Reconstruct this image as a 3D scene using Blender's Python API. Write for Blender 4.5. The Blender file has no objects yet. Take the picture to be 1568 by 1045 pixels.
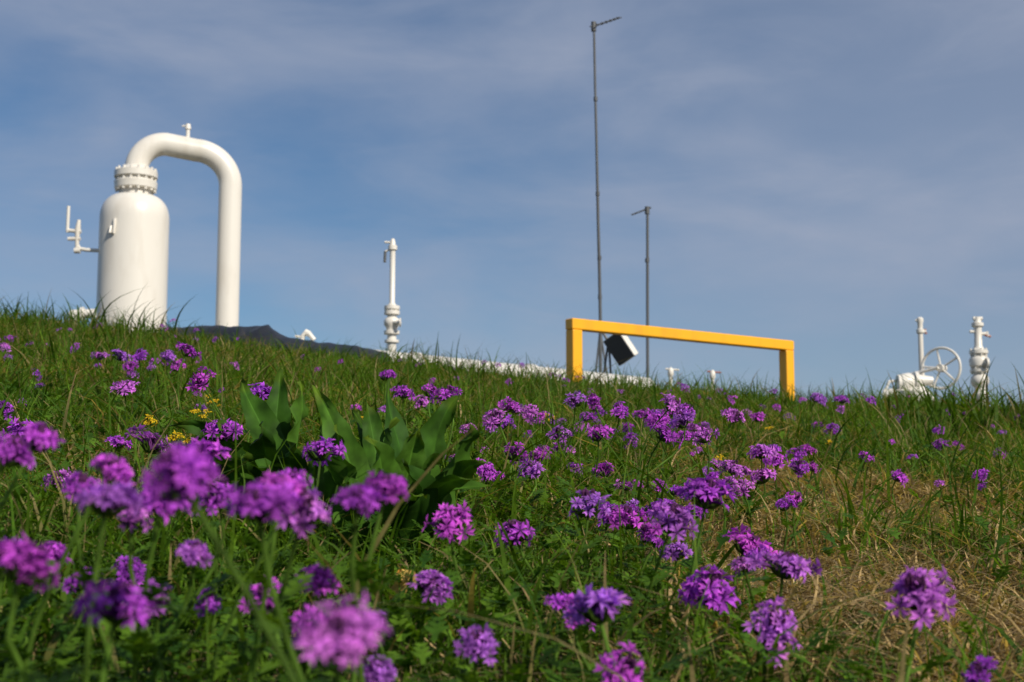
import bpy, math, numpy as np
from mathutils import Vector, Matrix
rng = np.random.default_rng(7)
F = 2178.0; PITCH = math.radians(7.0)
cp, sp = math.cos(PITCH), math.sin(PITCH)
scene = bpy.context.scene

# ------------------------------------------------------------ site survey helpers
def V(px, py, Y):
    """site position on a sight line at northing Y (metres)"""
    u = (px-784)/F; v = (522.5-py)/F
    d = Y/(cp - v*sp)
    return Vector((d*u, Y, d*(sp+v*cp)))
def M(Y): return Y/cp/F

# ------------------------------------------------------------ terrain
cpx = np.array([-700, 0,130,260,420,600,870,1200,1568,2300], float)
cpy = np.array([450, 479,491,506,521,547,579,606,617,640], float)
CX = (cpx-784)/F*9.06; CZ = (522.5-cpy)/F*9.06-0.085
def sstep(a,b,t):
    t = np.clip((t-a)/(b-a),0,1); return t*t*(3-2*t)
def H(x, y):
    x = np.asarray(x,float); y = np.asarray(y,float)
    yc = np.clip(y,-5,9.0); s = yc/9.0
    sc = np.clip(s,0,1)
    C = np.interp(x, CX, CZ)
    a = -0.30*(1-sc) + C*sc - 0.06*np.clip(x,-3,3)*(1-sc)
    z = a + yc*math.tan(PITCH)
    t = np.clip(y-9.0,0,None)
    z = z + 0.045*np.clip(t,0,11) + 0.03*(1-np.exp(-t/0.4))*np.exp(-t/6)
    far = sstep(32,70,y)
    z = z*(1-far) + (-1.2)*far
    z = z + 0.012*np.sin(x*3.1+1.3*y)*np.cos(y*2.3-x) + 0.007*np.sin(7.1*x+2)*np.sin(6.3*y+x)
    return z

# ------------------------------------------------------------ materials
def new_mat(name):
    m = bpy.data.materials.new(name); m.use_nodes = True
    nt = m.node_tree
    for n in list(nt.nodes): nt.nodes.remove(n)
    return m, nt
def N(nt, t, **kw):
    n = nt.nodes.new(t)
    for k,v in kw.items(): setattr(n,k,v)
    return n
def leafy(name, rough=0.5, trans=0.35, spec=0.3, noise_scale=60, tcol=(1.3,1.25,0.6)):
    m, nt = new_mat(name)
    out = N(nt,'ShaderNodeOutputMaterial'); at = N(nt,'ShaderNodeAttribute'); at.attribute_name='Col'
    geo = N(nt,'ShaderNodeTexCoord'); no = N(nt,'ShaderNodeTexNoise'); no.inputs['Scale'].default_value = noise_scale
    nt.links.new(geo.outputs['Object'], no.inputs['Vector'])
    mr = N(nt,'ShaderNodeMapRange'); mr.inputs['To Min'].default_value=0.65; mr.inputs['To Max'].default_value=1.35
    mr.inputs['From Min'].default_value=0.3; mr.inputs['From Max'].default_value=0.7
    nt.links.new(no.outputs['Fac'], mr.inputs['Value'])
    vm = N(nt,'ShaderNodeVectorMath', operation='SCALE')
    nt.links.new(at.outputs['Color'], vm.inputs[0]); nt.links.new(mr.outputs['Result'], vm.inputs['Scale'])
    pb = N(nt,'ShaderNodeBsdfPrincipled'); pb.inputs['Roughness'].default_value=rough
    pb.inputs['Specular IOR Level'].default_value=spec
    nt.links.new(vm.outputs[0], pb.inputs['Base Color'])
    tr = N(nt,'ShaderNodeBsdfTranslucent'); vt = N(nt,'ShaderNodeVectorMath', operation='MULTIPLY')
    vt.inputs[1].default_value = tcol
    nt.links.new(vm.outputs[0], vt.inputs[0]); nt.links.new(vt.outputs[0], tr.inputs['Color'])
    mx = N(nt,'ShaderNodeMixShader'); mx.inputs[0].default_value = trans
    nt.links.new(pb.outputs[0], mx.inputs[1]); nt.links.new(tr.outputs[0], mx.inputs[2])
    nt.links.new(mx.outputs[0], out.inputs['Surface'])
    return m
def paint(name, col, rough=0.4, dirt=0.15, dcol=(0.3,0.25,0.18), metallic=0.0, bump=0.05, scale=6):
    m, nt = new_mat(name)
    out = N(nt,'ShaderNodeOutputMaterial'); pb = N(nt,'ShaderNodeBsdfPrincipled')
    tc = N(nt,'ShaderNodeTexCoord'); mp = N(nt,'ShaderNodeMapping'); mp.inputs['Scale'].default_value=(1,1,0.25)
    no = N(nt,'ShaderNodeTexNoise'); no.inputs['Scale'].default_value=scale; no.inputs['Detail'].default_value=8
    nt.links.new(tc.outputs['Object'], mp.inputs[0]); nt.links.new(mp.outputs[0], no.inputs['Vector'])
    cr = N(nt,'ShaderNodeMapRange'); cr.inputs['From Min'].default_value=0.5; cr.inputs['From Max'].default_value=0.85
    cr.inputs['To Max'].default_value=dirt*2
    nt.links.new(no.outputs['Fac'], cr.inputs['Value'])
    mx = N(nt,'ShaderNodeMixRGB'); mx.inputs[1].default_value=(*col,1); mx.inputs[2].default_value=(*dcol,1)
    nt.links.new(cr.outputs['Result'], mx.inputs[0]); nt.links.new(mx.outputs[0], pb.inputs['Base Color'])
    pb.inputs['Roughness'].default_value=rough; pb.inputs['Metallic'].default_value=metallic
    n2 = N(nt,'ShaderNodeTexNoise'); n2.inputs['Scale'].default_value=40
    nt.links.new(tc.outputs['Object'], n2.inputs['Vector'])
    b = N(nt,'ShaderNodeBump'); b.inputs['Strength'].default_value=bump; b.inputs['Distance'].default_value=0.01
    nt.links.new(n2.outputs['Fac'], b.inputs['Height']); nt.links.new(b.outputs[0], pb.inputs['Normal'])
    nt.links.new(pb.outputs[0], out.inputs['Surface'])
    return m
m_white = paint('white_paint', (0.72,0.69,0.63), 0.33, 0.2, (0.45,0.38,0.29))
m_yellow = paint('yellow_paint', (0.88,0.42,0.012), 0.4, 0.25, (0.42,0.2,0.03))
m_steel = paint('galvanized_steel', (0.10,0.105,0.11), 0.5, 0.3, (0.04,0.03,0.025), 0.3)
m_dark = paint('panel_grey', (0.055,0.06,0.07), 0.5, 0.2, (0.12,0.10,0.09))
m_tarp = paint('black_plastic', (0.008,0.008,0.009), 0.42, 0.2, (0.04,0.035,0.03), bump=0.4)
m_red = paint('rusty_handle', (0.30,0.10,0.08), 0.5, 0.3)
m_grass = leafy('grass_blade', 0.6, 0.42, 0.14, 60, (1.35,1.3,0.5))
m_leaf = leafy('broad_leaf', 0.62, 0.20, 0.12, 40, (1.3,1.3,0.4))
m_petal = leafy('petal', 0.7, 0.40, 0.08, 120, (1.10,0.9,1.1))

# ground material
m_ground, nt = new_mat('soil_thatch')
out = N(nt,'ShaderNodeOutputMaterial'); pb = N(nt,'ShaderNodeBsdfPrincipled'); pb.inputs['Roughness'].default_value=0.95
tc = N(nt,'ShaderNodeTexCoord')
n1 = N(nt,'ShaderNodeTexNoise'); n1.inputs['Scale'].default_value=1.5; n1.inputs['Detail'].default_value=10
n2 = N(nt,'ShaderNodeTexNoise'); n2.inputs['Scale'].default_value=60; n2.inputs['Detail'].default_value=6
for n in (n1,n2): nt.links.new(tc.outputs['Object'], n.inputs['Vector'])
cr = N(nt,'ShaderNodeValToRGB'); e = cr.color_ramp.elements
e[0].position=0.35; e[0].color=(0.025,0.035,0.010,1); e[1].position=0.65; e[1].color=(0.10,0.073,0.035,1)
ad = N(nt,'ShaderNodeMath', operation='ADD'); mu = N(nt,'ShaderNodeMath', operation='MULTIPLY'); mu.inputs[1].default_value=0.5
nt.links.new(n1.outputs['Fac'], ad.inputs[0]); nt.links.new(n2.outputs['Fac'], ad.inputs[1]); nt.links.new(ad.outputs[0], mu.inputs[0])
nt.links.new(mu.outputs[0], cr.inputs[0]); nt.links.new(cr.outputs[0], pb.inputs['Base Color'])
b = N(nt,'ShaderNodeBump'); b.inputs['Strength'].default_value=0.8; b.inputs['Distance'].default_value=0.01
nt.links.new(n2.outputs['Fac'], b.inputs['Height']); nt.links.new(b.outputs[0], pb.inputs['Normal'])
nt.links.new(pb.outputs[0], out.inputs['Surface'])

# ------------------------------------------------------------ mesh helpers
def quad_object(name, verts, quads, cols=None, mats=(), mat_idx=None, smooth=True, parent=None):
    me = bpy.data.meshes.new(name)
    verts = np.asarray(verts,np.float32).reshape(-1,3); quads = np.asarray(quads,np.int32).reshape(-1,4)
    me.vertices.add(len(verts)); me.vertices.foreach_set('co', verts.ravel())
    nq = len(quads); me.loops.add(nq*4); me.loops.foreach_set('vertex_index', quads.ravel())
    me.polygons.add(nq)
    me.polygons.foreach_set('loop_start', np.arange(0,nq*4,4,dtype=np.int32))
    try: me.polygons.foreach_set('loop_total', np.full(nq,4,np.int32))
    except Exception: pass
    if cols is not None:
        at = me.attributes.new('Col','FLOAT_COLOR','POINT')
        c = np.ones((len(verts),4),np.float32); c[:,:3]=np.asarray(cols).reshape(-1,3)
        at.data.foreach_set('color', c.ravel())
    for m in mats: me.materials.append(m)
    if mat_idx is not None: me.polygons.foreach_set('material_index', np.asarray(mat_idx,np.int32))
    me.polygons.foreach_set('use_smooth', np.full(nq,smooth))
    me.update(calc_edges=True)
    ob = bpy.data.objects.new(name, me); scene.collection.objects.link(ob)
    if parent: ob.parent = parent
    return ob
class Acc:
    def __init__(s): s.v=[]; s.q=[]; s.c=[]; s.m=[]; s.n=0
    def add(s, v, q, c, mi=0):
        v=np.asarray(v,float).reshape(-1,3); q=np.asarray(q,int).reshape(-1,4)
        c=np.asarray(c,float)
        if c.ndim==1: c=np.tile(c,(len(v),1))
        s.v.append(v); s.q.append(q+s.n); s.c.append(c.reshape(-1,3)); s.m.append(np.full(len(q),mi)); s.n+=len(v)
    def build(s, name, mats, smooth=True):
        return quad_object(name, np.concatenate(s.v), np.concatenate(s.q), np.concatenate(s.c), mats, np.concatenate(s.m), smooth)

def pyobj(name, verts, faces, mat, parent=None, smooth=True, bevel=0):
    me = bpy.data.meshes.new(name); me.from_pydata([tuple(v) for v in verts], [], faces); me.materials.append(mat)
    me.update()
    if smooth:
        me.polygons.foreach_set('use_smooth',[True]*len(me.polygons))
        me.set_sharp_from_angle(angle=math.radians(38))
    ob = bpy.data.objects.new(name, me); scene.collection.objects.link(ob)
    if parent: ob.parent = parent
    if bevel:
        md = ob.modifiers.new('bevel','BEVEL'); md.width=bevel; md.segments=2
    return ob
def tube_geo(path, radii, seg=20, caps=True):
    P=[Vector(p) for p in path]; n=len(P)
    if not hasattr(radii,'__len__'): radii=[radii]*n
    vs=[]; fs=[]; up=None
    for i in range(n):
        if i==0: t=P[1]-P[0]
        elif i==n-1: t=P[-1]-P[-2]
        else: t=(P[i+1]-P[i]).normalized()+(P[i]-P[i-1]).normalized()
        if t.length<1e-9: t=Vector((0,0,1))
        t.normalize()
        if up is None:
            up = Vector((1,0,0)) if abs(t.x)<0.9 else Vector((0,1,0))
        up = (up - t*up.dot(t)).normalized(); w=t.cross(up)
        for k in range(seg):
            a=2*math.pi*k/seg
            vs.append(P[i]+(up*math.cos(a)+w*math.sin(a))*radii[i])
    for i in range(n-1):
        for k in range(seg):
            fs.append((i*seg+k, i*seg+(k+1)%seg, (i+1)*seg+(k+1)%seg, (i+1)*seg+k))
    if caps:
        fs.append(tuple(range(seg-1,-1,-1))); fs.append(tuple((n-1)*seg+k for k in range(seg)))
    return vs,fs
def tube(name, path, r, mat, parent=None, seg=20):
    v,f = tube_geo(path,r,seg); return pyobj(name,v,f,mat,parent)
def lathe(name, x, y, prof, mat, parent=None, seg=32):
    """prof = [(z,r)...] bottom to top"""
    vs=[];fs=[]
    for z,r in prof:
        for k in range(seg):
            a=2*math.pi*k/seg; vs.append((x+r*math.cos(a), y+r*math.sin(a), z))
    n=len(prof)
    for i in range(n-1):
        for k in range(seg):
            fs.append((i*seg+k, i*seg+(k+1)%seg, (i+1)*seg+(k+1)%seg, (i+1)*seg+k))
    fs.append(tuple(range(seg-1,-1,-1))); fs.append(tuple((n-1)*seg+k for k in range(seg)))
    return pyobj(name,vs,fs,mat,parent)
def box(name, c, dims, mat, parent=None, rot=None, bevel=0.006):
    R = rot or Matrix.Identity(3)
    vs=[Vector(c)+R@Vector((sx*dims[0]/2, sy*dims[1]/2, sz*dims[2]/2)) for sx in(-1,1) for sy in(-1,1) for sz in(-1,1)]
    fs=[(0,1,3,2),(4,6,7,5),(0,4,5,1),(2,3,7,6),(0,2,6,4),(1,5,7,3)]
    return pyobj(name,vs,fs,mat,parent,smooth=False,bevel=bevel)
def beam(name, a, b, w, h, mat, parent=None):
    a=Vector(a); b=Vector(b); d=(b-a); L=d.length; d.normalize()
    ref = Vector((0,0,1)) if abs(d.z)<0.9 else Vector((0,1,0))
    s=d.cross(ref).normalized(); u=s.cross(d)
    R=Matrix((d,s,u)).transposed()
    return box(name,(a+b)/2,(L,w,h),mat,parent,R,0.008)
def empty(name, loc=(0,0,0)):
    e=bpy.data.objects.new(name,None); e.empty_display_size=0.2; scene.collection.objects.link(e); return e
def bolts(name, x,y,z,R,n,mat,parent,r=0.014,h=0.05):
    vs=[];fs=[]
    for i in range(n):
        a=2*math.pi*i/n; v,f=tube_geo([(x+R*math.cos(a),y+R*math.sin(a),z-h/2),(x+R*math.cos(a),y+R*math.sin(a),z+h/2)],r,6)
        fs+= [tuple(k+len(vs) for k in q) for q in f]; vs+=v
    return pyobj(name,vs,fs,mat,parent,smooth=False)

# ------------------------------------------------------------ ground sheet
def lines(lo,hi,step,far):
    core=list(np.arange(lo,hi+1e-6,step)); l=[];st=step
    p=hi
    while p<far: st*=1.35; p+=st; l.append(p)
    k=[];st=step;p=lo
    while p>-far: st*=1.35; p-=st; k.append(p)
    return np.array(k[::-1]+core+l)
gx=lines(-6,6,0.08,2500); gy=lines(-1,16,0.08,2500)
X,Y=np.meshgrid(gx,gy); Z=H(X,Y)
vv=np.stack([X,Y,Z],-1).reshape(-1,3); nx=len(gx)
I,J=np.meshgrid(np.arange(nx-1),np.arange(len(gy)-1)); b0=(J*nx+I).ravel()
quad_object('ground',vv,np.stack([b0,b0+1,b0+nx+1,b0+nx],1),None,[m_ground])

# ------------------------------------------------------------ grass
def blades(acc, x, y, h, w, lean, colb, colt, segs=4, mi=0, az=None, z0=None, curl=1.0):
    n=len(x); z=H(x,y)-0.004 if z0 is None else z0
    az = rng.uniform(0,2*np.pi,n) if az is None else az
    dx,dy=np.cos(az),np.sin(az)
    fa = az+np.pi/2+rng.normal(0,0.5,n); wx,wy=np.cos(fa),np.sin(fa)
    t=np.linspace(0,1,segs+1)[None,:]
    off=(h*lean)[:,None]*t**(1.6+0.8*curl)
    up=h[:,None]*(t - 0.42*np.minimum(lean,1.6)[:,None]*0.75*t**2.4)
    ww=(w[:,None]/2)*(1-t**1.8)*0.97+0.0002
    wob=rng.normal(0,0.06,n)[:,None]*h[:,None]*np.sin(t*3)
    cx=x[:,None]+dx[:,None]*off+wx[:,None]*wob; cy=y[:,None]+dy[:,None]*off+wy[:,None]*wob; cz=z[:,None]+up
    L=np.stack([cx-wx[:,None]*ww,cy-wy[:,None]*ww,cz],-1); R=np.stack([cx+wx[:,None]*ww,cy+wy[:,None]*ww,cz],-1)
    v=np.stack([L,R],2).reshape(-1,3)
    base=(np.arange(n)*(segs+1)*2)[:,None]+ (np.arange(segs)*2)[None,:]
    base=base.ravel(); q=np.stack([base,base+1,base+3,base+2],1)
    c=colb[:,None,:]*(1-t[...,None])+colt[:,None,:]*t[...,None]
    c=np.repeat(c[:,:,None,:],2,2).reshape(-1,3)
    acc.add(v,q,c,mi)
def dryness(x,y):
    nz = np.sin(2.3*x+1.1*y+0.5)*np.cos(1.7*y-2.9*x)+0.6*np.sin(5.3*x-3.1*y)*np.cos(4.1*y+1)
    u = x/np.maximum(y,0.3)
    right = np.clip((u-0.05)/0.13,0,1)*np.clip((4.8-y)/1.8,0,1)
    return np.clip(0.13+0.18*nz+0.66*right*(0.85+0.5*np.sin(6*x+3*y)),0.03,0.9)
def grass_cols(x,y,n,dryb=0):
    g1=np.array([0.026,0.080,0.006]); g2=np.array([0.120,0.215,0.012]); st=np.array([0.50,0.36,0.17])
    k=rng.beta(1.2,1.7,n)[:,None]
    patch=(0.5+0.5*np.sin(1.9*x-0.7*y)*np.cos(1.3*y+x))[:,None]
    k=np.clip(k*0.8+patch*0.25,0,1)
    c=g1*(1-k)+g2*k
    dr=dryness(x,y)+dryb
    isd=(rng.uniform(0,1,n)<dr)[:,None]
    straw=st*rng.uniform(0.35,1.15,n)[:,None]
    cb=np.where(isd,straw,c*0.95); ct=np.where(isd,straw*1.1,c*1.15)
    tip=(rng.uniform(0,1,n)<0.14)[:,None]&~isd
    ct=np.where(tip,st*0.7,ct)
    return cb,ct,isd[:,0]
def scatter(ylo,yhi,dens,k=0.43,m=0.7):
    area=(k*(yhi**2-ylo**2)+2*m*(yhi-ylo)); n=int(area*dens)
    xs=[];ys=[];tot=0
    while tot<n:
        y=rng.uniform(ylo,yhi,n); x=rng.uniform(-1,1,n)*(k*yhi+m); ok=np.abs(x)<(k*y+m)
        xs.append(x[ok]); ys.append(y[ok]); tot+=ok.sum()
    return np.concatenate(xs)[:n],np.concatenate(ys)[:n]
def tarp_mask(x,y):
    return (y>9.0)&(y<10.6)&(x>(262-784)/F*9.3)&(x<(610-784)/F*9.8)
A=Acc()
for ylo,yhi,dens,wm in [(0.25,2.2,9500,1.15),(2.2,4.5,7200,1.3),(4.5,7.5,4800,1.6),(7.5,10.0,4000,2.0),(10.0,14,700,2.4)]:
    x,y=scatter(ylo,yhi,dens); ok=~tarp_mask(x,y); x,y=x[ok],y[ok]; n=len(x)
    cb,ct,isd=grass_cols(x,y,n)
    clump=0.45+1.0*(0.5+0.5*np.sin(3.7*x+2*y)*np.sin(4.3*y-2*x))*(0.7+0.3*np.sin(17*x+5*y)*np.sin(13*y-6*x))
    h=rng.gamma(4,0.0185,n)*clump; h=np.clip(h,0.02,0.20)
    dm=np.clip(1-0.7*np.clip(dryness(x,y)-0.3,0,1),0.5,1); h*=dm
    nearcam=np.clip((y-0.3)/0.6,0.45,1); h*=nearcam
    lean=np.where(isd,rng.uniform(0.5,2.6,n),rng.uniform(0.1,1.5,n))
    w=rng.uniform(0.0016,0.0046,n)*wm
    blades(A,x,y,h,w,lean,cb,ct,segs=3 if ylo>4 else 4)
# lying straw thatch
x,y=scatter(0.3,5.5,4200); n=len(x); keep=rng.uniform(0,1,n)<np.clip(dryness(x,y)*1.7,0,1); x,y=x[keep],y[keep]; n=len(x)
st=np.array([0.58,0.45,0.25])*rng.uniform(0.25,1.1,n)[:,None]
blades(A,x,y,rng.uniform(0.015,0.07,n),rng.uniform(0.002,0.0042,n),rng.uniform(1.3,5.0,n),st,st,segs=3)
# taller, wider blades, also along the crest
for ylo,yhi,dens,hm,wm in [(0.9,4,180,0.145,0.0065),(4,8.3,140,0.165,0.008),(8.3,9.8,220,0.18,0.009)]:
    x,y=scatter(ylo,yhi,dens); ok=~tarp_mask(x,y)&~((y>8.0)&(x>(362-784)/F*8.7)&(x<(465-784)/F*8.7)); x,y=x[ok],y[ok]; n=len(x)
    keep=rng.uniform(0,1,n)>np.clip(dryness(x,y)-0.25,0,0.8); x,y=x[keep],y[keep]; n=len(x)
    cb,ct,_=grass_cols(x,y,n,-1); 
    h=rng.normal(hm,0.045,n).clip(0.07,0.30)
    inb=(y>8.2)&(x>-2.3)&(x<-0.75); h=np.where(inb,h*0.68,h)
    blades(A,x,y,h,rng.uniform(0.6,1.3,n)*wm,rng.uniform(0.15,1.3,n),cb*0.8,ct*0.8,segs=6)
def clump(cx,cy,n,r,h,w):
    x=rng.normal(cx,r,n); y=rng.normal(cy,r*0.8,n); cb,ct,_=grass_cols(x,y,n,-1)
    blades(A,x,y,rng.normal(h,h*0.2,n).clip(0.05,0.5),rng.uniform(0.7,1.3,n)*w,rng.uniform(0.2,1.2,n),cb*0.62,ct*0.72,segs=7)
for px,Yc,n,r,h,w in [(1540,6.2,190,0.26,0.27,0.015),(1480,7.0,100,0.3,0.21,0.013),(1450,5.2,50,0.22,0.15,0.011),(640,8.9,16,0.12,0.27,0.012),(700,8.9,12,0.2,0.2,0.01),
                     (145,8.6,18,0.1,0.31,0.014),(210,8.7,34,0.15,0.25,0.012),(60,8.7,36,0.3,0.23,0.012),(265,8.7,10,0.1,0.18,0.012),(740,9.0,10,0.1,0.19,0.01),(1150,9,10,0.1,0.18,0.01),(1290,8.8,14,0.2,0.19,0.012),(950,9,10,0.3,0.16,0.01),(420,5.0,20,0.15,0.14,0.009),
                     (300,1.3,18,0.07,0.13,0.007),(700,1.25,16,0.08,0.12,0.006),(850,1.2,14,0.05,0.13,0.007),(60,1.1,16,0.05,0.14,0.007)]:
    clump((px-784)/F*Yc,Yc,n,r,h,w)
A.build('grass',[m_grass])

# ------------------------------------------------------------ verbena
FL=Acc()
GRN=np.array([0.08,0.15,0.02])
def basis(n):
    n=n/np.linalg.norm(n); a=np.array([0,0,1.]) if abs(n[2])<0.9 else np.array([1.,0,0])
    e=np.cross(a,n); e/=np.linalg.norm(e); return e,np.cross(n,e),n
def strip(acc,P,r,col,mi,seg=5):
    v,f=tube_geo([tuple(p) for p in P],r,seg,caps=False); acc.add([tuple(q) for q in v],f,col,mi)
def petal_floret(c,n,R,col):
    e1,e2,nn=basis(n); a0=rng.uniform(0,6.28); vs=[];qs=[];cs=[]
    for k in range(5):
        a=a0+k*2*math.pi/5+rng.normal(0,0.07); d=e1*math.cos(a)+e2*math.sin(a); s=-e1*math.sin(a)+e2*math.cos(a)
        cup=rng.uniform(-0.25,0.35); tw=rng.normal(0,0.22)
        W=R*0.35*rng.uniform(0.85,1.12); L=R*rng.uniform(0.85,1.1)
        pts=[c+d*R*0.06-nn*R*0.1, c+d*L*0.55+s*W*0.72+nn*(L*0.10+tw*W*0.4), c+d*L*1.0+s*W*0.88+nn*(L*cup+tw*W), c+d*L*0.72+nn*L*(cup*0.6+0.08),
             c+d*L*1.0-s*W*0.88+nn*(L*cup-tw*W), c+d*L*0.55-s*W*0.72+nn*(L*0.10-tw*W*0.4)]
        b=len(vs); vs+=pts; qs+=[(b,b+1,b+2,b+3),(b,b+3,b+4,b+5)]
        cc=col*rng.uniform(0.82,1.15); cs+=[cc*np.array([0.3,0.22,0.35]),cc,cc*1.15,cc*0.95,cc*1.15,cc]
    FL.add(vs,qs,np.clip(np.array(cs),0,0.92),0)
def head(c,size,axis,lod):
    c=np.array(c,float); ax=axis/np.linalg.norm(axis); e1,e2,_=basis(ax)
    R=size/2; fr=R*rng.uniform(0.40,0.48); n = {0:21,1:15,2:9}[lod]
    if lod==2: fr=R*0.50
    n=int(n*rng.uniform(0.65,1.1))
    hue=rng.uniform(0,1); base=np.array([0.47,0.095,0.76])*(1-hue)+np.array([0.69,0.110,0.74])*hue
    if rng.uniform()<0.35: base=base*np.array([1.08,1.9,1.08])
    base*=rng.uniform(0.85,1.15)
    ga=2.39996; ph0=rng.uniform(0,6.28)
    sq=rng.uniform(0.72,1.12); lop=rng.normal(0,0.28,2); polm=rng.uniform(84,118)
    flat=rng.uniform(0.40,0.80)
    for i in range(n):
        f=(i+0.5)/n; pol=math.radians(8+polm*f**0.72)+rng.normal(0,0.16); a=ph0+i*ga+rng.normal(0,0.32)
        rad=e1*math.cos(a)*sq+e2*math.sin(a)/sq
        d=rad*math.sin(pol)+ax*math.cos(pol)
        rr=(R-fr*0.6)*rng.uniform(0.62,1.28)
        p=c+rad*math.sin(pol)*rr+ax*(math.cos(pol)*rr*flat)+(e1*lop[0]+e2*lop[1])*R*0.3
        nn=d+ax*0.55+rng.normal(0,0.36,3)
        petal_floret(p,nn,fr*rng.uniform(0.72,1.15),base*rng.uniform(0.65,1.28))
        if lod<2:
            strip(FL,[c-ax*R*0.35,c-ax*R*0.1+(p-c)*0.45,p-nn/np.linalg.norm(nn)*fr*0.1],[fr*0.1,fr*0.12,fr*0.10],base*0.35,0,4)
    nb={0:14,1:8,2:3}[lod]
    for i in range(nb):
        a=rng.uniform(0,6.28); r=rng.uniform(0,0.3)*R; p=c+(e1*math.cos(a)+e2*math.sin(a))*r+ax*R*(flat*rng.uniform(0.7,1.05))
        strip(FL,[p-ax*R*0.35,p-ax*R*0.1,p],[R*0.05,R*0.075,R*0.02],np.array([0.13,0.04,0.13]),0,5)
    for i in range({0:20,1:12,2:4}[lod]):
        a=rng.uniform(0,6.28); d=(e1*math.cos(a)+e2*math.sin(a))
        p0=c-ax*R*0.5; p1=c+d*R*0.6-ax*R*0.25*rng.uniform(0,1)
        strip(FL,[p0,(p0+p1)/2-ax*R*0.05,p1],[R*0.03,R*0.065,R*0.03],GRN*0.8,1,4)
def lobed_leaf(p,az,L,el,col):
    d=np.array([math.cos(az)*math.cos(el),math.sin(az)*math.cos(el),math.sin(el)]); s=np.array([-math.sin(az),math.cos(az),0]); up=np.cross(d,s)
    vs=[];qs=[]
    def lobe(o,dr,l,w):
        sd=np.cross(dr,up); sd/=np.linalg.norm(sd)+1e-9; b=len(vs)
        vs.extend([o-sd*w*0.35,o+sd*w*0.35,o+dr*l*0.6-sd*w*0.5-up*l*0.03,o+dr*l*0.6+sd*w*0.5-up*l*0.03,o+dr*l-sd*w*0.1-up*l*0.15,o+dr*l+sd*w*0.1-up*l*0.15])
        qs.extend([(b,b+1,b+3,b+2),(b+2,b+3,b+5,b+4)])
    lobe(p,d,L,L*0.18)
    for k in (0.3,0.55,0.78):
        for sg in (-1,1):
            dr=d*0.75+s*sg*0.7+up*0.12; dr/=np.linalg.norm(dr); lobe(p+d*L*k-up*L*0.02,dr,L*0.45*(1.25-k),L*0.15)
    FL.add(vs,qs,col,1)
def leafcol():
    k=rng.uniform(); return (np.array([0.03,0.09,0.010])*(1-k)+np.array([0.12,0.23,0.018])*k)
def plant(hx,hy,hz,size,lod):
    gz=float(H(hx,hy)); hgt=hz-gz
    bx=hx+rng.normal(0,0.25)*hgt; by=hy+rng.normal(0,0.2)*hgt+0.1*hgt; bz=float(H(bx,by))-0.005
    axis=np.array([rng.normal(0,0.34),-0.32+rng.normal(0,0.32),1.0])
    axis/=np.linalg.norm(axis)
    c=np.array([hx,hy,hz]); tip=c-axis*size*0.24; b=np.array([bx,by,bz])
    head(c,size,axis,lod)
    P=[]
    for t in np.linspace(0,1,7):
        m1=b+np.array([0,0,hgt*0.45]); m2=tip-axis*hgt*0.35
        P.append(b*(1-t)**3+3*m1*t*(1-t)**2+3*m2*t*t*(1-t)+tip*t**3)
    scol=GRN*rng.uniform(0.9,1.7)
    strip(FL,P,list(np.linspace(0.0019,0.0013,7)*(1 if lod<2 else 1.2)),scol,1,6)
    nl={0:11,1:7,2:3}[lod]
    for i in range(nl):
        t=rng.uniform(0.03,0.75); k=int(t*6); p=P[k]+(P[min(k+1,6)]-P[k])*(t*6-k)
        lobed_leaf(p,rng.uniform(0,6.28),rng.uniform(0.018,0.038),rng.uniform(-0.1,0.7),leafcol())
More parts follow.
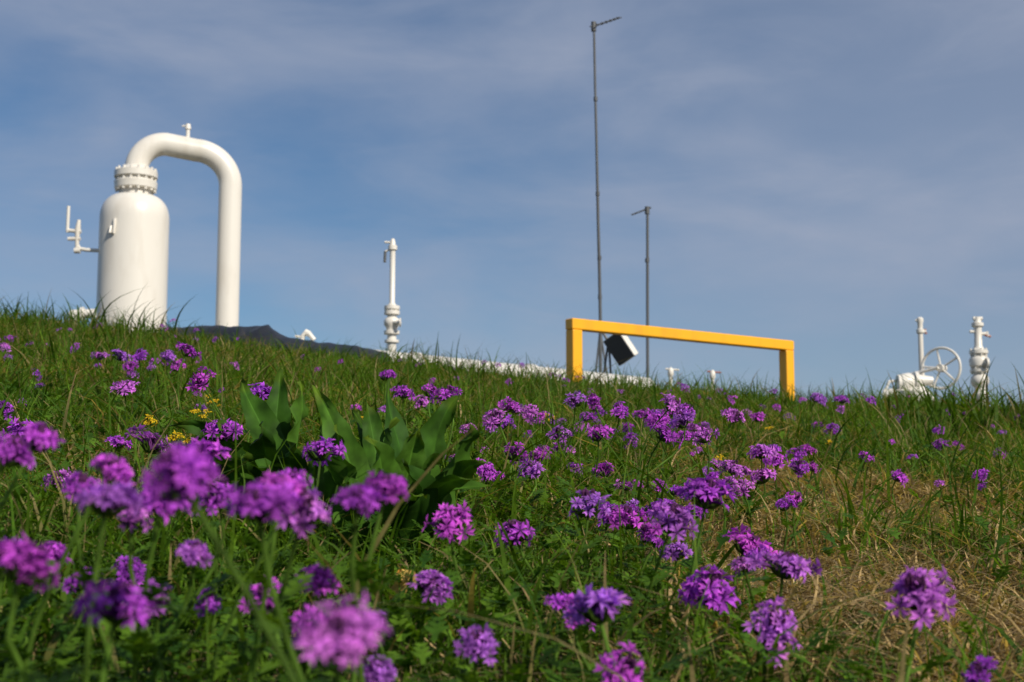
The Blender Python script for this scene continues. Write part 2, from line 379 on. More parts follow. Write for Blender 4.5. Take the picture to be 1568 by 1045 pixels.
heads=[(275,735,125),(165,765,105),(395,772,110),(462,785,98),(40,865,115),(180,925,120),(520,975,140),(572,1028,60),(58,672,72),(15,695,75),(172,720,68),(235,680,58),
(548,765,72),(592,750,72),(690,800,76),(790,817,64),(660,900,70),(730,985,75),(915,927,105),(862,922,52),(955,1032,90),(1090,907,86),(1182,968,90),(1145,835,66),(1202,865,82),
(1405,912,104),(1030,798,76),(1082,760,74),(900,775,66),(962,795,58),(1036,845,50),(1220,770,34),(1498,1030,60),(490,892,64),(405,918,64),(318,922,48),(198,875,58),(298,845,60),(490,690,62),
(340,660,58),(305,585,44),(190,595,40),(405,600,44),(180,678,35),(590,576,28),(618,602,32),(645,617,28),(690,606,46),(545,625,20),(745,722,40),(715,658,28),(760,640,44),(778,622,35),(812,632,32),
(788,695,44),(815,722,42),(830,692,32),(855,665,38),(915,665,44),(882,718,28),(925,722,36),(958,745,28),(880,614,38),(912,625,25),(948,630,35),(985,635,28),(1030,622,40),(1045,645,42),(1018,665,44),
(1080,668,40),(966,675,28),(1125,638,38),(1120,611,18),(1165,692,42),(1220,693,30),(1225,718,34),(1120,718,38),(1166,730,42),(1035,752,34),(1328,700,26),(1275,658,26),(1250,652,18),(1250,610,26),
(1228,614,18),(1290,612,24),(1287,627,18),(1335,614,18),(1190,625,18),(1437,660,22),(1438,682,26),(1464,683,22),(1376,730,35),(1500,727,28),(1535,695,22),(1440,742,20),(1048,593,16),(1380,640,14),
(150,545,25),(183,545,28),(213,545,28),(255,545,26),(288,538,34),(200,562,25),(205,575,20),(270,562,25),(235,555,20),(45,528,14),(75,530,14),(18,518,18),(8,532,20),(10,628,35),(12,548,18),(115,533,18),
(690,705,26),(688,735,24),(1070,690,22),(1050,600,14),(360,560,18),(300,520,12),(1185,600,14),(1395,700,16),(1505,745,18),(1560,640,16),(740,556,12),(762,560,12),(800,560,12),(845,575,12),(640,560,12),
(250,500,12),(265,492,10),(150,500,12),(90,505,10),(340,507,10),(300,507,12),(330,520,11),(1160,640,24),(1205,640,18),(1000,648,26),(840,640,26),(895,650,22),(1100,712,24),(1060,655,28),(1185,688,24),
(445,735,60),(330,760,60),(125,745,60),(950,600,12),(1100,600,12),(1320,606,10),(905,600,14),(780,585,14),(700,580,12),(960,655,26),(870,690,22),(740,690,20),
(1010,780,50),(1060,785,44),(935,790,44),(1165,850,50),(250,765,90),(300,700,80),(205,790,70),(430,745,70),(90,735,50),(30,660,50),(1100,745,48),(570,775,50),(885,940,60),(770,648,34),(1050,630,32),(1010,648,32),(900,640,28),
(75,850,60),(10,850,70),(120,890,60),(240,915,60),(480,955,70),(565,955,60)]
extra=[]
for px,py,w in heads[:-6]:
    if 22<=w<60 and 670<px<1250 and rng.uniform()<0.6:
        extra.append((px+rng.choice([-1,1])*w*rng.uniform(0.5,0.9),py+w*rng.uniform(-0.3,0.45),w*rng.uniform(0.55,0.9)))
cnt=0
for px,py,w in heads+extra:
    s=0.047*rng.uniform(0.93,1.07)
    near = px<600 and ((w>=90) or (w>=60 and py>700)) or (w>=56 and px<130)
    if near: s*= 0.75 if w>=90 else 0.58
    u=(px-784)/F; v=(522.5-py)/F
    def pos(d): return d*u, d*(cp-v*sp), d*(sp+v*cp)
    d=s*F/w
    def hh(d): x,y,z=pos(d); return z-float(H(x,y))
    lo,hi=0.09,0.25
    if near: hi=0.28
    if w<30: lo=0.075; hi=0.17
    if not(lo<=hh(d)<=hi):
        ds=np.linspace(0.45,9.2,700); xs,ys,zs=pos(ds); hs=zs-H(xs,ys); ok=(hs>=lo)&(hs<=hi)
        if ok.any():
            d=ds[ok][np.argmin(np.abs(ds[ok]-d))]
        else: continue
    s=w*d/F*1.05; s=min(max(s,0.020),0.062)
    x,y,z=pos(d); plant(x,y,z,s,0 if w>56 else (1 if w>22 else 2)); cnt+=1
for i in range(190):
    y=rng.uniform(3.0,9.0); x=rng.uniform(-1,1)*(0.42*y+0.7)
    if rng.uniform()>0.25+0.75*(math.sin(1.3*x+0.9*y)>0.1): continue
    plant(x,y,float(H(x,y))+rng.uniform(0.07,0.12),rng.uniform(0.018,0.036),2)
for i in range(26):
    y=rng.uniform(0.9,3.0); sgn=rng.choice([-1,1]); x=sgn*(0.40*y+rng.uniform(0,0.6))
    plant(x,y,float(H(x,y))+rng.uniform(0.10,0.17),rng.uniform(0.036,0.048),1)
# low cut-leaf foliage carpet
x,y=scatter(0.35,4.5,2500,0.42,0.4); 
wgt=np.clip(1.1-dryness(x,y)*1.5,0.06,1)*np.clip(1.5-y/3,0.12,1); kk=rng.uniform(0,1,len(x))<wgt
hz=H(x,y)
for xx,yy,zg in zip(x[kk],y[kk],hz[kk]):
    zz=float(zg)+rng.uniform(0.01,0.085)
    lobed_leaf(np.array([xx,yy,zz]),rng.uniform(0,6.28),rng.uniform(0.016,0.038),rng.uniform(-0.2,0.8),leafcol())
FL.build('purple_verbena_flowers',[m_petal,m_grass],smooth=False)

# small yellow flowers
YF=Acc(); sv=FL; FL=YF
for px,py in [(228,645),(236,648),(320,612),(328,616),(306,632),(312,637),(268,668),(276,672),(838,636),(300,650),(1100,700),(1180,655),(560,640),(1270,675),(845,640)]:
    u=(px-784)/F; v=(522.5-py)/F
    ds=np.linspace(1,8,500); hs=ds*(sp+v*cp)-H(ds*u,ds*(cp-v*sp)); k=np.argmin(np.abs(hs-0.10)); d=ds[k]
    c=np.array([d*u,d*(cp-v*sp),d*(sp+v*cp)]); g=float(H(c[0],c[1]))
    for j in range(3):
        p=c+rng.normal(0,0.005,3); petal_floret(p,np.array([rng.normal(0,.3),-0.5,1.0]),0.008,np.array([0.80,0.55,0.02]))
        strip(FL,[np.array([p[0]+0.01,p[1]+0.01,g]),(p+np.array([p[0]+0.01,p[1]+0.01,g]))/2+0.002,p],0.001,GRN,1,4)
FL=sv; YF.build('yellow_wildflowers',[m_petal,m_grass],smooth=False)

# ------------------------------------------------------------ broad-leaved dock plants
def dock(name,specs):
    D=Acc()
    for (b,tip,W,arch,col) in specs:
        b=np.array(b,float); tip=np.array(tip,float); t=np.linspace(0,1,25)
        ctrl=b+(tip-b)*np.array([0.38,0.38,0.5])+np.array([0,0,arch])
        C=np.array([(1-k)**2*b+2*k*(1-k)*ctrl+k*k*tip for k in t])
        bendx=rng.normal(0,0.012); C[:,0]+=bendx*np.sin(t*math.pi)+rng.normal(0,0.004)*np.sin(t*9)
        T=np.gradient(C,axis=0); T/=np.linalg.norm(T,axis=1)[:,None]
        side=np.cross(T,np.array([0.1,-0.85,0.5])); side/=np.linalg.norm(side,axis=1)[:,None]
        nr=np.cross(side,T)
        tw=(rng.normal(0,0.6)+rng.normal(0,0.8)*t)[:,None]; side2=side*np.cos(tw)+nr*np.sin(tw); nr2=np.cross(side2,T); side,nr=side2,nr2
        prof=np.clip(np.sin(np.pi*np.clip(t*1.0,0,1)**0.95)**0.62,0,1)*(0.55+0.45*np.sin(np.pi*np.clip(t,0,1)**1.1))
        prof=np.where(t<0.18,np.interp(t,[0,0.18],[0.12,0.42]),prof); prof=np.clip(prof,0.03,1)*W/2
        cols=[];vs=[]; ph=rng.uniform(0,6); fq=rng.uniform(18,30); fold=rng.uniform(0.15,0.55)
        SS=(-1,-0.75,-0.4,-0.07,0,0.07,0.4,0.75,1)
        for i in range(25):
            for j,s in enumerate(SS):
                wave=0.12*W*math.sin(t[i]*fq+ph+(2 if s>0 else 0))*abs(s)**2.2*min(1,t[i]*3)
                edge=1+0.08*math.sin(t[i]*fq*1.7+ph)*abs(s)
                vein=-0.035*W*math.sin((t[i]*10-abs(s)*1.5)*6.28)*(0.2<abs(s)<0.9)
                vs.append(C[i]+side[i]*prof[i]*s*edge+nr[i]*(abs(s)*prof[i]*fold+wave+vein))
                cc=np.array(col)*(1.7 if abs(s)<0.05 else (1.25 if abs(s)<0.1 else 1.0))*rng.uniform(0.8,1.2)
                if t[i]>0.9: cc=cc*np.array([1.5,1.1,0.8])
                cols.append(cc)
        q=[]; m=len(SS)
        for i in range(24):
            for j in range(m-1):
                a=i*m+j; q.append((a,a+1,a+m+1,a+m))
        D.add(vs,q,np.array(cols))
    return D.build(name,[m_leaf])
def L_(d,bx,tips):
    s=d/F; x0=(bx-784)*s; out=[]
    for tx,ty,wp,dy,arch in tips:
        bx_=x0+rng.normal(0,0.018); by_=d+rng.normal(0,0.02); z=float(H(bx_,by_))-0.008
        p=V(tx,ty,d+dy); k=rng.uniform()**1.2
        col=np.array([0.020,0.060,0.006])*(1-k)+np.array([0.062,0.145,0.015])*k
        out.append(((bx_,by_,z),tuple(p),wp*s,arch,col))
    return out
dock('broadleaf_dock_plant',L_(1.75,600,[(478,590,54,0.05,0.03),(515,650,56,-0.05,0.05),(560,612,56,0.06,0.03),(600,580,48,0.10,0.02),(640,655,62,-0.04,0.05),(702,606,76,0.0,0.05),(718,650,70,-0.06,0.07),
  (665,640,60,0.06,0.03),(745,710,50,-0.07,0.08),(538,628,54,0.1,0.03),(490,690,50,-0.10,0.07),(778,748,32,-0.07,0.08),(560,668,58,-0.10,0.05),(620,710,54,-0.14,0.06),(612,640,52,0.05,0.03),
  (680,700,54,-0.10,0.07),(530,740,44,-0.12,0.07),(725,735,40,-0.12,0.08),(655,760,40,-0.15,0.06),(585,720,50,-0.13,0.06)]))
dock('broadleaf_dock_plant',L_(1.9,440,[(372,582,54,0.05,0.04),(430,564,52,0.08,0.02),(458,584,58,0.0,0.03),(252,652,46,-0.05,0.10),(330,648,64,-0.08,0.08),(290,705,46,-0.12,0.08),(400,650,58,-0.12,0.05),(492,640,50,0.0,0.04),
  (515,700,52,-0.10,0.06),(375,700,58,-0.16,0.05),(455,680,54,-0.15,0.05),(345,745,44,-0.14,0.06),(415,735,46,-0.18,0.05),(300,672,48,0.03,0.09)]))
q0=np.array([(600-784)*1.45/F,1.45,float(H((600-784)*1.45/F,1.45))+0.03])
dock('yellowed_leaf',[(q0,q0+np.array([0.014,-0.02,0.035]),0.018,0.01,(0.55,0.36,0.10)),(q0+np.array([-0.01,0,-0.01]),q0+np.array([-0.03,-0.02,0.0]),0.016,0.01,(0.45,0.25,0.08))])

# ------------------------------------------------------------ vessel with gooseneck pipe
Yv=18.0; m=M(Yv)
vt=empty('white_pressure_vessel')
xc=V(204,400,Yv).x; z=lambda py,Y=Yv: V(204,py,Y).z
gz=float(H(xc,Yv))-0.05; R=52.5*m
prof=[(gz,R*1.02),(z(470),R),(z(345),R),(z(338),R)]
zs,zt=z(338),z(300)
for k in range(1,15):
    a=math.pi/2*k/14; prof.append((zs+(zt-zs)*math.sin(a)**0.9,24*m+(R-24*m)*math.cos(a)))
lathe('shell',xc,Yv,prof,m_white,vt,56)
lathe('neck',xc,Yv,[(zt-0.05,24*m),(z(291),23*m)],m_white,vt,32)
lathe('lower_flange',xc,Yv,[(z(291),26*m),(z(290),32*m),(z(280),33*m),(z(279),32*m)],m_white,vt,40)
lathe('gasket',xc,Yv,[(z(279),28*m),(z(274),28*m)],m_white,vt,40)
lathe('upper_flange',xc,Yv,[(z(274),32*m),(z(273),33*m),(z(264),33*m),(z(262),26*m),(z(256),20*m)],m_white,vt,40)
bolts('flange_bolts',xc,Yv,(z(291)+z(262))/2,29.5*m,16,m_white,vt,0.017,(z(259)-z(294)))
ydn=Yv+0.35
xr=V(350,400,ydn).x; zt_=z(218); r=18*m; er=0.37
A0=Vector((xc,Yv,0)); B0=Vector((xr,ydn,0)); D=(B0-A0).normalized()
path=[(xc,Yv,z(262)),(xc,Yv,zt_-er)]
for k in range(1,17):
    a=math.pi/2*k/16; p=A0+D*(er*(1-math.cos(a))); path.append((p.x,p.y,zt_-er+er*math.sin(a)))
er2=0.46
for k in range(0,17):
    a=math.pi/2*k/16; p=B0-D*(er2*(1-math.sin(a))); path.append((p.x,p.y,zt_-er2+er2*math.cos(a)-0.05))
path.append((xr,ydn,float(H(xr,ydn))-0.1))
tube('gooseneck_pipe',path,r,m_white,vt,40)
pv=A0+(B0-A0)*0.53
zv=zt_+r
tube('vent_stem',[(pv.x,pv.y,zv-0.05),(pv.x,pv.y,zv+12*m)],3.2*m,m_white,vt,12)
tube('vent_valve',[(pv.x,pv.y,zv+9*m),(pv.x,pv.y,zv+17*m)],[5*m,4*m],m_white,vt,12)
tube('vent_handle',[(pv.x-9*m,pv.y,zv+14*m),(pv.x+3*m,pv.y,zv+15*m)],1.6*m,m_white,vt,8)
def VP(px,py,Y=Yv): return V(px,py,Y)
tube('gauge_branch',[VP(152,384),VP(132,383),VP(122,381),VP(119,377)],3*m,m_white,vt,12)
tube('gauge_riser',[VP(118,382),VP(118,366),VP(119,352),VP(121,337)],[3.2*m,3.2*m,4.6*m,2.6*m],m_white,vt,12)
tube('gauge_cross',[VP(124,355),VP(103,353)],3*m,m_white,vt,12)
tube('gauge_stem',[VP(103,356),VP(105,316)],2.6*m,m_white,vt,12)
tube('gauge_handle',[VP(123,366),VP(104,366)],3*m,m_white,vt,8)
tube('gauge_valve',[VP(114,384),VP(123,384)],4.5*m,m_white,vt,12)
yb=Yv-R*0.86
tube('bracket_plate',[V(173,358,yb-0.02),V(177,335,yb-0.02)],[4*m,4*m],m_white,vt,8)
tube('bracket_loop',[V(170,346,yb-.03),V(168,356,yb-.06),V(174,357,yb-.06),V(175,338,yb-.06),V(179,334,yb)],1.8*m,m_white,vt,8)

sp1=empty('white_vent_pipe'); 
tube('pipe_run',[V(108,482,15),V(146,480,15)],0.05,m_white,sp1,16); tube('elbow',[V(113,482,15),V(112,500,15)],0.05,m_white,sp1,16)
tube('flange_ring',[V(124,481,15),V(128,481,15)],0.075,m_white,sp1,20)

# ------------------------------------------------------------ black tarp on the crest
outl=[(255,507),(275,503),(330,502),(365,502),(385,501),(402,503),(412,502),(424,507),(434,514),(445,518),(460,521),(500,527),(550,533),(590,541),(606,548)]
ox=np.array([o[0] for o in outl],float); oy=np.array([o[1] for o in outl],float)
us=np.linspace(255,606,160); vs_=np.linspace(0,1,44); TV=[]
def tri(a): return abs(((a/math.pi)%2)-1)
for vq in vs_:
    Yt=9.0+1.75*vq
    for uu in us:
        top=V(uu,np.interp(uu,ox,oy),9.55); x=(uu-784)/F*9.62
        g=float(H(x,Yt)); zt2=top.z
        f=math.sin(min(1,vq/0.32)*math.pi/2) if vq<0.32 else max(0,1-(vq-0.32)/0.68)**0.8
        edge=max(0,min(1,(uu-255)/12,(606-uu)/12))
        lump=0.5+0.9*math.exp(-((uu-405)/35)**2)
        wr=lump*(0.014*tri(uu*0.13+vq*9+math.sin(uu*0.05)*2)+0.010*tri(uu*0.27-vq*15)+0.012*tri(vq*22+uu*0.06)-0.016)
        TV.append((x+0.012*math.sin(vq*20+uu*.1),Yt,g+0.012+max(0,(zt2-g-0.01))*f*edge+wr*(0.35+0.65*f)*edge))
nu=len(us); TQ=[(j*nu+i,j*nu+i+1,(j+1)*nu+i+1,(j+1)*nu+i) for j in range(43) for i in range(nu-1)]
quad_object('black_plastic_tarp',TV,TQ,None,[m_tarp])

# ------------------------------------------------------------ long white pipeline behind crest
pl=empty('white_pipeline')
pa=V(440,522,11.2); pb_=V(985,577,14.6); rr=0.14
dirp=(pb_-pa).normalized()
P0=Vector((pa.x,pa.y,pa.z-rr)); P1=Vector((pb_.x,pb_.y,pb_.z-rr))
tube('pipe_run',[P0-dirp*0.6,P0,P1,P1+dirp*0.15+Vector((0,0,-0.1)),P1+dirp*0.2+Vector((0,0,-0.6))],rr,m_white,pl,28)
for k in (0.30,0.62):
    c=P0.lerp(P1,k); d=(P1-P0).normalized(); tube('weld_band',[c-d*0.03,c+d*0.03],rr+0.012,m_white,pl,28)
for k,wd in ((0.05,1),(0.97,1)):
    c=P0.lerp(P1,k); tube('pipe_support',[(c.x,c.y,c.z-rr),(c.x,c.y,float(H(c.x,c.y))-0.05)],0.05,m_steel,pl,12)
tube('blowoff_elbow',[V(463,524,11.2),V(463,515,11.2),V(468,510,11.2),V(474,512,11.2),V(481,521,11.2)],[0.018,0.018,0.024,0.02,0.02],m_white,pl,12)
tube('blowoff_cap',[V(467,508,11.2),V(474,512,11.2)],0.024,m_white,pl,14)
tube('blowoff_lever',[V(452,515,11.2),V(466,517,11.2)],0.010,m_white,pl,8)

# ------------------------------------------------------------ stacked valve posts
def stack(name,px,Y,prof,zbot=None):
    e=empty(name); x=V(px,500,Y).x; mm=M(Y)
    pr=[(V(px,py,Y).z,hw*mm) for py,hw in prof]
    g=float(H(x,Y))-0.05
    pr=[(g,pr[0][1])]+[p for p in pr if p[0]>g]
    lathe('valve_stack',x,Y,pr,m_white,e,28); return e,x,mm
e,x,mm=stack('white_valve_riser',600,13.0,[(530,7),(526,7),(525,11),(521,11),(520,7),(513,7),(512,12),(507,12),(506,8),(502,9),(498,12),(492,12.5),(488,10),(486,7),(483,7),(482,12),(477,12),(476,9),(475,9),(474,12),(469,12),(468,7),(464,4.3),(384,4.3),(383,7),(377,7),(376,5),(370,4),(366,2.5)])
tube('side_handle',[V(590,385,13),V(589,402,13)],2.2*mm,m_steel,e,8); tube('handle_arm',[V(599,381,13),V(589,386,13)],1.6*mm,m_white,e,8)
tube('top_lever',[V(589,371,13),V(604,372,13)],1.8*mm,m_white,e,8); tube('side_plug',[V(600,379,13),V(608,379,13)],3*mm,m_white,e,10)
tube('valve_wheel',[V(612,494,12.9),V(614,494,12.9)],7*mm,m_white,e,16); tube('valve_branch',[V(600,494,12.95),V(613,494,12.9)],3*mm,m_white,e,10)
bolts('bolts',x,13.0,V(600,475.5,13).z,9.8*mm,8,m_white,e,0.008,14*mm)

e,x,mm=stack('white_valve_riser',1497,14.0,[(612,9),(608,12),(603,12),(602,8),(595,8),(590,12),(585,14),(578,13),(574,9),(571,9),(570,14),(566,14),(565,9),(561,14),(552,15),(548,13),(545,9),(543,9),(542,14),(537,14),(536,9),(530,6),(520,6),(519,5.5),(502,6),(500,9),(495,9),(494,6),(490,5),(486,5)])
tube('outlet_arm',[V(1497,512,14),V(1510,511,14)],2.6*mm,m_white,e,10); tube('handle',[V(1508,513,14),V(1517,516,14)],2*mm,m_red,e,8); tube('handle_drop',[V(1511,508,14),V(1513,516,14)],2*mm,m_white,e,8)
tube('outlet_valve',[V(1485,508,14),V(1492,508,14)],2.4*mm,m_white,e,10)
tube('top_cap',[V(1490,488,14),V(1504,488,14)],3*mm,m_white,e,10)
tube('flange_side',[V(1510,556,13.9),V(1513,556,13.9)],8*mm,m_white,e,16); tube('branch',[V(1497,556,14),V(1512,556,13.9)],4*mm,m_white,e,12)
bolts('bolts',x,14.0,V(1497,540,14).z,11.8*mm,8,m_white,e,0.009,12*mm); bolts('bolts_low',x,14.0,V(1497,568,14).z,11.8*mm,8,m_white,e,0.009,10*mm)

e,x,mm=stack('white_vent_riser',1409,14.2,[(620,5),(575,5),(574,4),(512,3.8),(510,6),(505,6),(504,4),(496,4),(492,5.5),(488,5),(486,2.5)])
tube('side_outlet',[V(1409,507,14.2),V(1418,508,14.2)],2.4*mm,m_white,e,8); tube('handle',[V(1416,504,14.2),V(1418,512,14.2)],2*mm,m_red,e,8)
tube('lever',[V(1402,491,14.2),V(1411,489,14.2)],1.6*mm,m_white,e,8)

gv=empty('handwheel_gate_valve'); Yg=13.8; mm=M(Yg)
c=V(1441,564,Yg); yaw=math.radians(42); nrm=Vector((-math.sin(yaw),-math.cos(yaw),0)); sdx=Vector((math.cos(yaw),-math.sin(yaw),0)); RW=31*mm
ring=[c+sdx*RW*math.cos(a)+Vector((0,0,RW*math.sin(a))) for a in np.linspace(0,2*math.pi,49)]
tube('wheel_rim',ring,2.0*mm,m_white,gv,10)
for k in range(5):
    a=2*math.pi*k/5+0.5; tube('spoke',[c,c+sdx*RW*math.cos(a)+Vector((0,0,RW*math.sin(a)))],1.6*mm,m_white,gv,8)
tube('hub',[c+nrm*0.04,c-nrm*0.06],6*mm,m_white,gv,14)
b=V(1392,586,Yg)
tube('stem',[c+nrm*0.06,Vector((b.x+0.05,c.y+0.16,c.z-0.05))],2.5*mm,m_white,gv,10)
tube('bonnet',[V(1428,583,Yg),V(1404,583,Yg)],[6*mm,10*mm],m_white,gv,16)
tube('bonnet_flange',[V(1405,584,Yg),V(1400,584,Yg)],15*mm,m_white,gv,20)
tube('valve_body',[V(1400,586,Yg),V(1392,586,Yg),V(1380,587,Yg),V(1376,587,Yg)],[11*mm,15*mm,14*mm,8*mm],m_white,gv,20)
tube('body_end_flange',[V(1379,587,Yg),V(1374,587,Yg)],13*mm,m_white,gv,20)
tube('lower_pipe',[V(1395,600,Yg),V(1394,680,Yg)],[22*mm,22*mm],m_white,gv,24)
tube('lower_elbow',[V(1352,607,Yg),V(1362,603,Yg),V(1395,600,Yg),V(1412,606,Yg),V(1428,625,Yg)],[5*mm,7*mm,13*mm,14*mm,14*mm],m_white,gv,20)
tube('yoke_arm',[V(1362,584,Yg),V(1358,594,Yg),V(1353,600,Yg)],2*mm,m_white,gv,8)
tube('yoke_bar',[V(1374,583,Yg),V(1360,585,Yg)],2*mm,m_white,gv,8)

for px,py in ((1027,566),(1091,570)):
    e=empty('small_white_valve'); Yq=13; q=M(Yq)
    tube('riser',[V(px,py+50,Yq),V(px,py+3,Yq)],2.6*q,m_white,e,12); tube('body',[V(px,py+12,Yq),V(px,py+8,Yq),V(px,py+1,Yq),V(px,py-3,Yq)],[2.5*q,4.6*q,4.4*q,2*q],m_white,e,14)
    tube('lever',[V(px-8,py-1,Yq),V(px+13,py+1,Yq)],1.4*q,m_white if px<1050 else m_red,e,8)

# ------------------------------------------------------------ yellow barrier
yb_=empty('yellow_guard_rail'); YL,YR=10.6,12.0
tl=V(871,487,YL); tr=V(1210,522,YR)
w=0.092
tl.z-=w/2; tr.z-=w/2
dd=(tr-tl).normalized()
beam('top_rail',tl,tr,w,0.083,m_yellow,yb_)
for nm,pt,sg in (('left_post',tl,1),('right_post',tr,-1)):
    p=pt+dd*sg*(w/2+0.004); g=float(H(p.x,p.y))
    top=Vector((p.x,p.y,p.z-0.0425)); bot=Vector((p.x,p.y,g-0.3))
    R=Matrix((Vector((dd.x,dd.y,0)).normalized(),Vector((-dd.y,dd.x,0)).normalized(),Vector((0,0,1)))).transposed()
    box(nm,(top+bot)/2,(w,w,(top-bot).length),m_yellow,yb_,R,0.008)

# ------------------------------------------------------------ antenna masts
an=empty('tall_antenna_mast'); Ya=20.0; q=M(Ya)
pts=[V(919,600,Ya),V(919.5,500,Ya),V(918,420,Ya),V(915.5,320,Ya),V(913.5,220,Ya),V(911.5,140,Ya),V(909.5,38,Ya)]
pts[0].z=float(H(pts[0].x,Ya))-0.1
tube('mast',pts,[2.6*q,2.5*q,2.4*q,2.3*q,2.1*q,1.9*q,1.8*q],m_steel,an,12)
for px,py in ((918.6,455),(915.2,297),(912,152),(917.8,395)): tube('joint_collar',[V(px,py+3,Ya),V(px,py-3,Ya)],3.1*q,m_steel,an,12)
tube('boom_clamp',[V(909,48,Ya),V(909,34,Ya)],4*q,m_steel,an,10)
boomA=V(905,42,Ya); boomB=V(949,27,Ya); tube('yagi_boom',[boomA,boomB],1.3*q,m_steel,an,8)
for k in (0.08,0.3,0.46,0.6,0.74,0.87,0.98):
    c=boomA.lerp(boomB,k); l=(0.10-0.03*k); tube('yagi_element',[c+Vector((-l*0.55,-l,-l*0.35)),c+Vector((l*0.55,l,l*0.35))],1.0*q,m_steel,an,6)
for bx,by in ((903,600),(943,600)):
    tp=V(919,505,Ya); bt=V(bx,600,Ya); bt.z=float(H(bt.x,Ya))-0.05; tube('tripod_leg',[tp,bt],1.6*q,m_steel,an,8)
an2=empty('short_antenna_mast')
p0=V(991,600,Ya); p0.z=float(H(p0.x,Ya))-0.1
tube('mast',[p0,V(991.5,450,Ya),V(991.5,318,Ya)],[2.5*q,2.3*q,2.1*q],m_steel,an2,12)
tube('clamp',[V(991,328,Ya),V(991,317,Ya)],3.8*q,m_steel,an2,10)
tube('joint_collar',[V(991,402,Ya),V(991,396,Ya)],3.3*q,m_steel,an2,10)
A1=V(968,329,Ya); B1=V(997,318,Ya); tube('yagi_boom',[A1,B1],1.3*q,m_steel,an2,8)
for k in (0.05,0.3,0.55,0.8):
    c=A1.lerp(B1,k); l=0.07; tube('yagi_element',[c+Vector((-l*0.4,-l,-l*0.3)),c+Vector((l*0.4,l,l*0.3))],1.0*q,m_steel,an2,6)

so=empty('solar_panel_box'); Ys=16.0; q=M(Ys)
R=Matrix.Rotation(math.radians(-33),3,'Y')@Matrix.Rotation(math.radians(50),3,'Z')
c=V(951,532,Ys)
box('housing',c,(13*q,34*q,46*q),m_white,so,R,0.01)
off=R@Vector((-1,0,0))*(6.5*q+0.008)
box('panel_face',c+off,(0.012,33*q,45*q),m_dark,so,R,0.002)
for bx in (918,946):
    tp=V(932,520,Ys+0.15); bt=V(bx-6,575,Ys+0.15); bt.z=float(H(bt.x,Ys))-0.1; tube('bracket_leg',[tp,bt],1.8*q,m_steel,so,8)
tube('bracket_arm',[V(922,508,Ys+0.15),V(948,548,Ys+0.15)],2*q,m_steel,so,8)

# ------------------------------------------------------------ sun, sky, camera
el=math.radians(36); az=math.radians(140)   # clockwise from +Y
sd=Vector((math.sin(az)*math.cos(el),math.cos(az)*math.cos(el),math.sin(el)))
sl=bpy.data.lights.new('sun','SUN'); sl.energy=4.7; sl.angle=math.radians(0.55); sl.color=(1.0,0.92,0.79)
so_=bpy.data.objects.new('sun',sl); scene.collection.objects.link(so_); so_.rotation_euler=(-sd).to_track_quat('-Z','Y').to_euler(); so_.location=sd*50
w=bpy.data.worlds.new("World"); scene.world=w; w.use_nodes=True; nt=w.node_tree
for n in list(nt.nodes): nt.nodes.remove(n)
out=N(nt,'ShaderNodeOutputWorld'); bg=N(nt,'ShaderNodeBackground'); bg.inputs['Strength'].default_value=0.084
sky=N(nt,'ShaderNodeTexSky'); sky.sky_type='NISHITA'; sky.sun_disc=False; sky.sun_elevation=el; sky.sun_rotation=az; sky.air_density=1.0; sky.dust_density=0.4; sky.ozone_density=2.5
tint=N(nt,'ShaderNodeMixRGB',blend_type='MULTIPLY'); tint.inputs[0].default_value=1; tint.inputs[2].default_value=(0.57,0.74,0.88,1)
nt.links.new(sky.outputs[0],tint.inputs[1])
tc=N(nt,'ShaderNodeTexCoord')
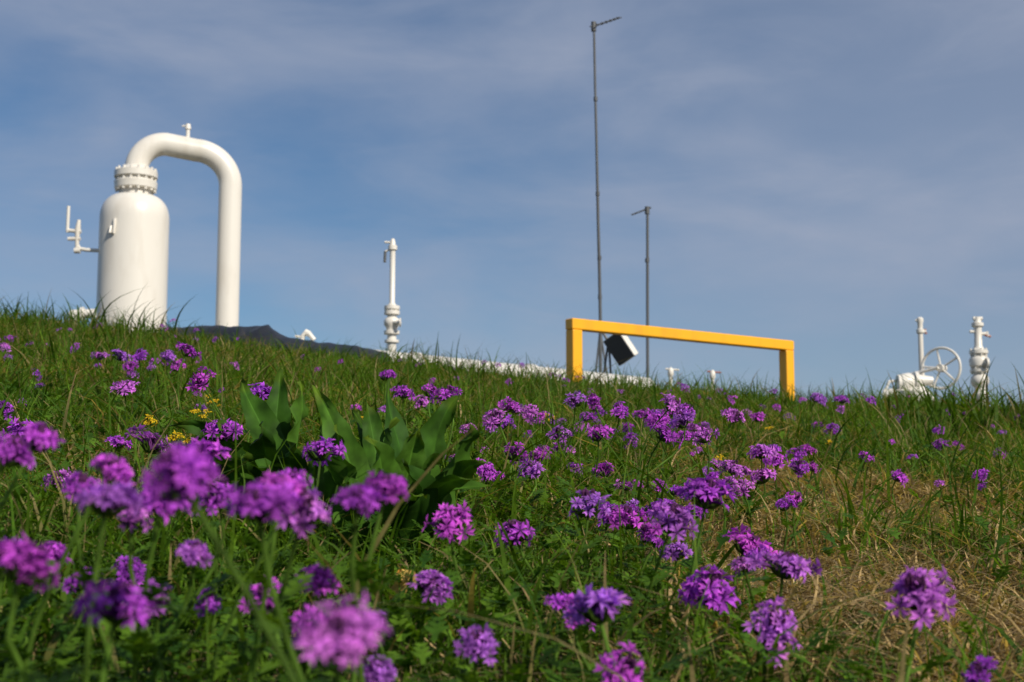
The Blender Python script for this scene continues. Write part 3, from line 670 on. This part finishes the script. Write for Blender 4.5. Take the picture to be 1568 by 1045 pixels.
def cloud(scale,rotdeg,loc,ns,lo,hi,mxv,dist=0.3,rough=0.55):
    mp=N(nt,'ShaderNodeMapping'); mp.inputs['Rotation'].default_value=(0,math.radians(rotdeg),0); mp.inputs['Scale'].default_value=scale; mp.inputs['Location'].default_value=loc
    nt.links.new(tc.outputs['Generated'],mp.inputs[0])
    c1=N(nt,'ShaderNodeTexNoise'); c1.inputs['Scale'].default_value=ns; c1.inputs['Detail'].default_value=9; c1.inputs['Roughness'].default_value=rough; c1.inputs['Distortion'].default_value=dist
    nt.links.new(mp.outputs[0],c1.inputs['Vector'])
    r1=N(nt,'ShaderNodeMapRange',interpolation_type='SMOOTHSTEP'); r1.inputs['From Min'].default_value=lo; r1.inputs['From Max'].default_value=hi; r1.inputs['To Max'].default_value=mxv
    nt.links.new(c1.outputs['Fac'],r1.inputs['Value']); return r1.outputs[0]
k1=cloud((2.2,1.3,5.4),11,(0.35,0,0.9),1.5,0.36,0.72,0.55,0.25,0.5)
k2=cloud((3.0,1.5,12.0),16,(1.35,0.4,2.3),1.8,0.42,0.78,0.22,0.5,0.55)
sx=N(nt,'ShaderNodeSeparateXYZ'); nt.links.new(tc.outputs['Generated'],sx.inputs[0])
r2=N(nt,'ShaderNodeMapRange',interpolation_type='SMOOTHSTEP'); r2.inputs['From Min'].default_value=-0.2; r2.inputs['From Max'].default_value=0.38; r2.inputs['To Max'].default_value=0.46
nt.links.new(sx.outputs['X'],r2.inputs['Value'])
ad=N(nt,'ShaderNodeMath',operation='ADD'); nt.links.new(k1,ad.inputs[0]); nt.links.new(r2.outputs[0],ad.inputs[1])
ad2=N(nt,'ShaderNodeMath',operation='ADD'); ad2.use_clamp=True; nt.links.new(ad.outputs[0],ad2.inputs[0]); nt.links.new(k2,ad2.inputs[1])
mx=N(nt,'ShaderNodeMixRGB'); mx.inputs[2].default_value=(4.3,4.8,6.1,1)
nt.links.new(ad2.outputs[0],mx.inputs[0]); nt.links.new(tint.outputs[0],mx.inputs[1])
nt.links.new(mx.outputs[0],bg.inputs['Color']); nt.links.new(bg.outputs[0],out.inputs['Surface'])

cam=bpy.data.cameras.new('camera'); co=bpy.data.objects.new('camera',cam); scene.collection.objects.link(co)
co.location=(0,0,0); co.rotation_euler=(math.radians(90)+PITCH,0,0); cam.lens=50; cam.sensor_width=36; cam.clip_start=0.02; cam.clip_end=6000
cam.dof.use_dof=True; cam.dof.focus_distance=2.3; cam.dof.aperture_fstop=12.0
scene.camera=co
scene.view_settings.view_transform='Standard'; scene.view_settings.look='None'; scene.view_settings.exposure=0
print('heads',cnt)
